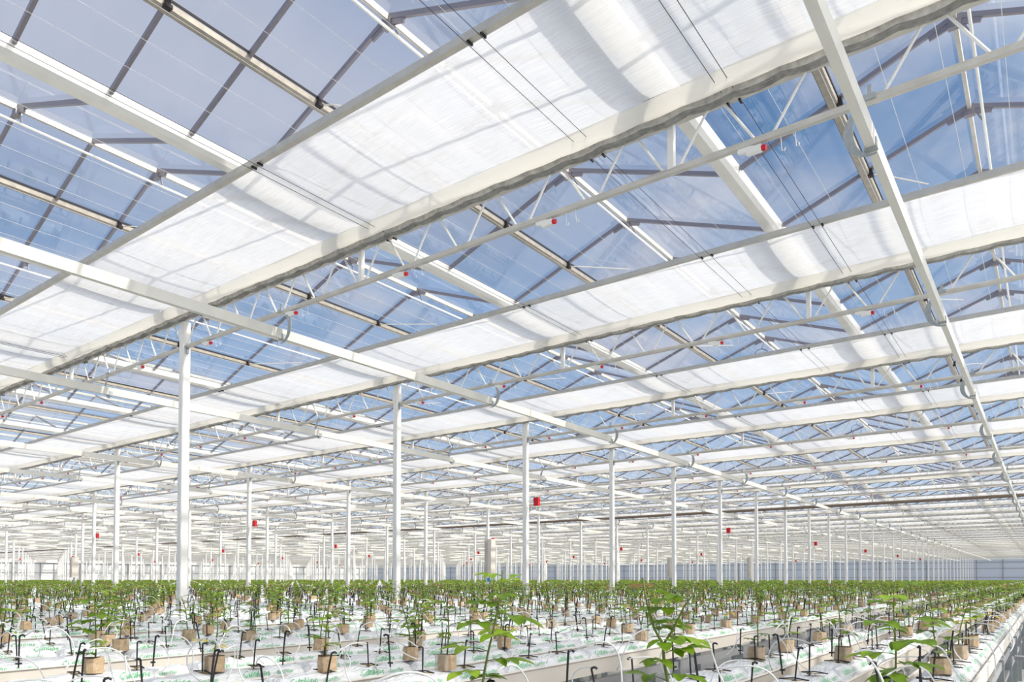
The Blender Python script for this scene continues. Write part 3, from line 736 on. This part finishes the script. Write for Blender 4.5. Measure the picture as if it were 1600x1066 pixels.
def compound(m, st, base, az, el, Lp, nl, Ls, mi, rs):
    d = Vector((math.cos(az) * math.cos(el), math.sin(az) * math.cos(el), math.sin(el))); up = Vector((0, 0, 1)); sd_ = d.cross(up).normalized()
    pts = [Vector(base) + d * (Lp * t) - up * (0.25 * Lp * t * t) for t in (0, 0.35, 0.7, 1.0)]
    st.tube(pts, [0.0016, 0.0013, 0.0011, 0.0008], 4)
    leaflet(m, pts[3], d - up * 0.35, up, Ls, Ls * 0.74, mi, 0.15)
    k = (nl - 1) // 2
    for q in range(k):
        p = pts[2] if q == 0 else pts[1]; s = 0.88 - 0.16 * q
        for sg in (-1, 1): leaflet(m, p, sd_ * sg + d * 0.45 - up * rs.uniform(0.05, 0.4), up, Ls * s, Ls * s * 0.72, mi, 0.2)
def plant_meshes(seed, H=0.42, lean=(0, 0), nleaf=10, Ls=0.045, bare=0.0, red=True, yellow=False, fork=False, spread=1.0):
    rs = np.random.RandomState(seed); st = MB(); fo = MB(); N_ = 9
    pts = []
    for i in range(N_):
        t = i / (N_ - 1); pts.append(Vector((lean[0] * t + 0.008 * math.sin(5 * t + seed), lean[1] * t + 0.008 * math.cos(4 * t + seed), H * t)))
    st.tube(pts, [0.0042 * (1 - 0.55 * i / (N_ - 1)) for i in range(N_)], 6)
    tips = [(pts, 1.0)]
    if fork:
        b = pts[5]; tips = [(pts[:6] + [b + Vector((-0.03, 0.0, 0.05)), b + Vector((-0.055, 0, 0.13)), b + Vector((-0.07, 0, 0.21))], 1), ([b, b + Vector((0.035, 0.0, 0.05)), b + Vector((0.07, 0, 0.12)), b + Vector((0.11, 0, 0.17))], 1)]
        st.v.clear(); st.f.clear(); st.m.clear()
        st.tube(tips[0][0], [0.0048] * 5 + [0.0045, 0.004, 0.0035, 0.003], 6); st.tube(tips[1][0], [0.004, 0.0035, 0.003, 0.0025], 6)
    az = rs.uniform(0, 6.28)
    for i in range(nleaf):
        t = bare + (1 - bare) * (i + 0.4) / nleaf; az += 2.4 + rs.uniform(-0.3, 0.3)
        path = tips[0][0] if (not fork or i % 3) else tips[1][0]
        f = t * (len(path) - 1); a = int(min(f, len(path) - 2)); p = path[a].lerp(path[a + 1], f - a)
        top = t > 0.85
        mi = 3 if (red and t > 0.93) else (1 if rs.rand() < 0.30 or (top and rs.rand() < 0.6) else 0)
        if yellow and i < 2: mi = 2
        s = Ls * (0.75 + 0.5 * math.sin(PI * min(1, t * 0.9 + 0.1))) * rs.uniform(0.85, 1.15)
        compound(fo, st, p, az, rs.uniform(0.05, 0.65) + (0.25 if top else 0), (0.055 + 0.03 * rs.rand()) * spread * (0.7 if top else 1), 5 if rs.rand() < 0.6 else 3, s, mi, rs)
    return st.mesh('stem', M['stem'], True), fo.mesh('foliage', LEAFS, True)
def cube_mesh(seed):
    rs = np.random.RandomState(seed); m = MB(); n = 4; w = 0.043; h = 0.076; vs = []
    for k in range(4):
        z = h * k / 3
        for i in range(8):
            a = 2 * PI * (i + 0.5) / 8; cx_ = max(-1, min(1, math.cos(a) * 1.35)); cy_ = max(-1, min(1, math.sin(a) * 1.35))
            vs.append((cx_ * w + 0.002 * rs.randn(), cy_ * w + 0.002 * rs.randn(), z + (0.003 * rs.randn() if k in (0, 3) else 0)))
    fs = [(k * 8 + i, k * 8 + (i + 1) % 8, (k + 1) * 8 + (i + 1) % 8, (k + 1) * 8 + i) for k in range(3) for i in range(8)]
    m.add(vs, fs, 0); m.add([vs[24 + i] for i in range(8)], [tuple(range(8))], 1)
    cube = m.mesh('rockwool_cube', [M['rock'], M['rockdark']])
    s = MB(); q = 0.0465; s.add([(-q, -q, 0.004), (q, -q, 0.004), (q, q, 0.004), (-q, q, 0.004), (-q, -q, h + 0.004), (q, -q, h + 0.004), (q, q, h + 0.004), (-q, q, h + 0.004)], [(0, 1, 5, 4), (2, 3, 7, 6), (3, 0, 4, 7)])
    return cube, s.mesh('plastic_sleeve', M['clear'])
CUBES = [cube_mesh(s) for s in range(4)]
def full(st, fo, c, sleeve): return [('stem', st), ('foliage', fo), ('rockwool_cube', c[0], [('plastic_sleeve', c[1])] if sleeve else [])]
PR = []
for s in range(16):
    rs = np.random.RandomState(100 + s)
    PR.append(plant_meshes(s, H=rs.uniform(0.24, 0.37), lean=(rs.uniform(-.06, .06), rs.uniform(-.06, .06)), nleaf=rs.randint(9, 15), Ls=rs.uniform(0.040, 0.052), bare=rs.choice([0.0, 0.15, 0.3]), red=s % 3 == 0, yellow=s % 6 == 1))
def shifted(me, dz):
    v = np.zeros(len(me.vertices) * 3); me.vertices.foreach_get('co', v); v = v.reshape(-1, 3); v[:, 2] += dz; me.vertices.foreach_set('co', v.ravel()); me.update(); return me
for a, b in PR: shifted(a, 0.075); shifted(b, 0.075)
heroes = {}   # (row, slab index nearest y): spec
HERO = [ # row, y, kwargs, label
 (2, 1.69, dict(seed=41, H=0.42, lean=(0.045, 0.03), nleaf=14, Ls=0.062, bare=0.05, red=False, spread=1.15), 'tall leaning rose plant in front with large green leaves, third row from the right'),
 (1, 2.10, dict(seed=52, H=0.30, lean=(-0.02, 0.0), nleaf=12, Ls=0.065, bare=0.15, red=True, fork=True, spread=1.1), 'forked rose plant with reddish shoot tips, front centre right'),
 (0, 2.72, dict(seed=63, H=0.38, lean=(0.02, 0.02), nleaf=12, Ls=0.065, bare=0.0, red=False, spread=1.25), 'tall rose plant with broad drooping leaves at the front of the rightmost row'),
 (1, 4.46, dict(seed=74, H=0.38, lean=(-0.06, 0.03), nleaf=9, Ls=0.040, bare=0.1, red=True), 'slim rose plant with a dark red top in the second row from the right'),
 (0, 5.02, dict(seed=85, H=0.32, lean=(0.05, 0.05), nleaf=8, Ls=0.034, bare=0.1, red=False, yellow=True), 'light green leaning rose plant in a brown cube near the right edge'),
 (2, 4.23, dict(seed=96, H=0.34, lean=(0.03, 0.02), nleaf=8, Ls=0.036, bare=0.05, red=False), 'thin rose plant above a tan cube in the third row, right of centre'),
 (6, 1.66, dict(seed=107, H=0.38, lean=(0.01, 0.01), nleaf=11, Ls=0.052, bare=0.0, red=False), 'bushy rose plant in a tan cube at the front left corner of the beds'),
 (5, 2.04, dict(seed=118, H=0.33, lean=(0.0, 0.01), nleaf=8, Ls=0.042, bare=0.05, red=False, yellow=True), 'rose plant with an orange lower leaf in a cube, front row at left'),
 (4, 2.40, dict(seed=129, H=0.34, lean=(-0.02, 0.01), nleaf=10, Ls=0.040, bare=0.05, red=False), 'rose plant in a brown cube with loops of white tube, left of centre front'),
 (3, 2.80, dict(seed=131, H=0.36, lean=(-0.02, 0.01), nleaf=10, Ls=0.040, bare=0.1, red=True), 'rose plant leaning over a sleeved tan cube, centre front'),
 (8, 2.38, dict(seed=142, H=0.36, lean=(0.0, 0.0), nleaf=12, Ls=0.050, bare=0.1, red=True), 'dark topped bushy rose plant at the far left edge'),
]
hero_pos = [(r, y) for r, y, _, _ in HERO]
CN = {}
for r, y, kw, lab in HERO:
    a, b = plant_meshes(**kw); shifted(a, 0.075); shifted(b, 0.075)
    x = ROWS[r][0]; spawn('rose_plant', full(a, b, CUBES[r % 4], r in (1, 3, 5, 2, 0)), lab, 'rose plant', (x, y, ZT), (0, 0, 0), 'rose plants')
pc = []
for d, r, i, y0 in cand:
    x, y = ROWS[r][0] + RS.uniform(-.01, .01), y0 + 0.04 + RS.uniform(-.03, .03)
    if any(r == hr and abs(y - hy) < 0.55 for hr, hy in hero_pos): continue
    if d < 3.75: continue
    if r == 3 and 3.3 < y < 4.4: continue
    if d < 8 and RS.rand() < 0.12: continue
    pc.append((depth(x, y), r, x, y))
pc.sort(); pn = {}
far_pl = []
for n, (d, r, x, y) in enumerate(pc):
    if n < 289:
        pn[r] = pn.get(r, 0) + 1
        a, b = PR[RS.randint(16)]; c = CUBES[RS.randint(4)]
        spawn('rose_plant', full(a, b, c, d < 9 and RS.rand() < 0.5), 'young rose plant in a rockwool cube, %s row from the right, %s from the front' % (nth(r + 1), nth(pn[r])), 'rose plant', (x, y, ZT), (0, 0, RS.uniform(0, 6.28)), 'rose plants')
        done = d
    else: far_pl.append((x, y))

# the remaining plants, cubes and stakes: one mesh each, built with arrays
have = set((round(x, 1), round(y, 1)) for _, _, x, y in pc[:289])
def far_field():
    P = [(x, y) for x, y in far_pl]
    cs = set((r, i) for _, r, i, _ in cand)
    for r, (px, x0, x1) in enumerate(ROWS):
        step = 1.0
        for i in range(0, 170):
            y = i * SLP + ((r * 0.37) % 1.0) + 0.4
            if (r, i) in cs: continue
            d = depth(px, y); s = sx(px, y)
            if d < 8 or s < -30 or s > 1640: continue
            P.append((px, y))
    P = np.array(P); d = -0.597 * P[:, 0] + 0.802 * P[:, 1]
    P = P[np.argsort(d)]; d = np.sort(d)
    V = []; Fq = []; MI = []
    n = len(P)
    # leaves
    rs = np.random.RandomState(5)
    for lo, hi, nl, ls, h0, h1 in ((0, 22, 14, 0.034, .16, .29), (22, 45, 8, 0.045, .08, .22), (45, 90, 7, 0.058, .04, .16), (90, 400, 5, 0.085, .0, .10)):
        Q = P[(d >= lo) & (d < hi)]
        if not len(Q): continue
        k = len(Q) * nl
        c = np.repeat(Q, nl, axis=0); H = np.repeat(rs.uniform(h0, h1, len(Q)), nl)
        t = rs.rand(k) ** 0.8
        ang = rs.rand(k) * 6.283; rad = 0.10 * np.sqrt(rs.rand(k)) * (1.15 - 0.45 * t)
        ctr = np.stack([c[:, 0] + rad * np.cos(ang), c[:, 1] + rad * np.sin(ang), 0.83 + 0.085 + t * H], 1)
        a2 = rs.rand(k) * 6.283; tilt = rs.uniform(-0.8, 0.8, k); L_ = ls * rs.uniform(0.7, 1.35, k)
        dv = np.stack([np.cos(a2) * np.cos(tilt), np.sin(a2) * np.cos(tilt), np.sin(tilt)], 1); sv = np.stack([-np.sin(a2), np.cos(a2), 0.35 * np.sin(7 * a2)], 1)
        q = np.stack([ctr - dv * L_[:, None], ctr + sv * (L_ * 0.62)[:, None], ctr + dv * L_[:, None], ctr - sv * (L_ * 0.62)[:, None]], 1)
        V.append(q.reshape(-1, 3)); u = rs.rand(k)
        MI.append(np.where(u < 0.52, 0, np.where(u < 0.90, 1, np.where(u < 0.935, 2, 3))))
    V = np.concatenate(V); MI = np.concatenate(MI); nq = len(V) // 4
    me = bpy.data.meshes.new('distant_rose_foliage'); me.vertices.add(len(V)); me.vertices.foreach_set('co', V.ravel())
    me.loops.add(nq * 4); me.loops.foreach_set('vertex_index', np.arange(nq * 4)); me.polygons.add(nq)
    me.polygons.foreach_set('loop_start', np.arange(nq) * 4); me.polygons.foreach_set('loop_total', np.full(nq, 4))
    for mm in LEAFS: me.materials.append(mm)
    me.polygons.foreach_set('material_index', MI.astype(np.int32)); me.update(calc_edges=True)
    t_ = link('distant_rose_plant', me); tag(t_, 'mass of small green rose plants receding to the end walls', 'rose plant', 'rose plants', 'stuff')
    m = MB(); m2 = MB()
    for (x, y), dd in zip(P, d):
        if dd > 60: break
        if rs.rand() < (0.35 if dd < 22 else 0.6): continue
        m.add([(x - .05, y - .05, .825), (x + .05, y - .05, .825), (x + .05, y + .05, .825), (x - .05, y + .05, .825), (x - .05, y - .05, .905), (x + .05, y - .05, .905), (x + .05, y + .05, .905), (x - .05, y + .05, .905)],
              [(0, 1, 5, 4), (1, 2, 6, 5), (3, 0, 4, 7), (4, 5, 6, 7)])
        lx, ly = rs.uniform(-.03, .03, 2)
        m2.add([(x - .004, y, .90), (x + .004, y, .90), (x + .003 + lx, y + ly, 1.12), (x - .003 + lx, y + ly, 1.12), (x, y - .004, .90), (x, y + .004, .90), (x + lx, y + .003 + ly, 1.12), (x + lx, y - .003 + ly, 1.12)], [(0, 1, 2, 3), (4, 5, 6, 7)], 1)
    for x, y, z, dd in far_st + [(x, y + o, ZT, 0) for (x, y), dd in zip(P, d) if dd < 38 for o in (0.30, 0.60)]:
        lx, ly = rs.uniform(-.03, .03, 2); r_ = .0045
        m2.add([(x - r_, y - r_, z), (x + r_, y - r_, z), (x + r_, y + r_, z), (x - r_, y + r_, z), (x - r_ + lx, y - r_ + ly, z + .15), (x + r_ + lx, y - r_ + ly, z + .15), (x + r_ + lx, y + r_ + ly, z + .15), (x - r_ + lx, y + r_ + ly, z + .15)],
               [(0, 1, 5, 4), (1, 2, 6, 5), (2, 3, 7, 6), (3, 0, 4, 7), (4, 5, 6, 7)])
        m2.add([(x - .05, y - .003, z + .004), (x + .05, y - .003, z + .004), (x + .05, y + .012, z + .004), (x - .05, y + .012, z + .004)], [(0, 1, 2, 3)])
    tag(link('distant_rockwool_cube', m.mesh('distant_rockwool_cube', M['rock'])), 'small tan rockwool cubes under the distant plants', 'rockwool cube', None, 'stuff')
    tag(link('distant_drip_stake', m2.mesh('distant_drip_stake', [M['black'], M['stem']])), 'black drip stakes and stems of the distant rows', 'drip stake', 'drip stakes', 'stuff')
far_field()
bpy.context.view_layer.update()
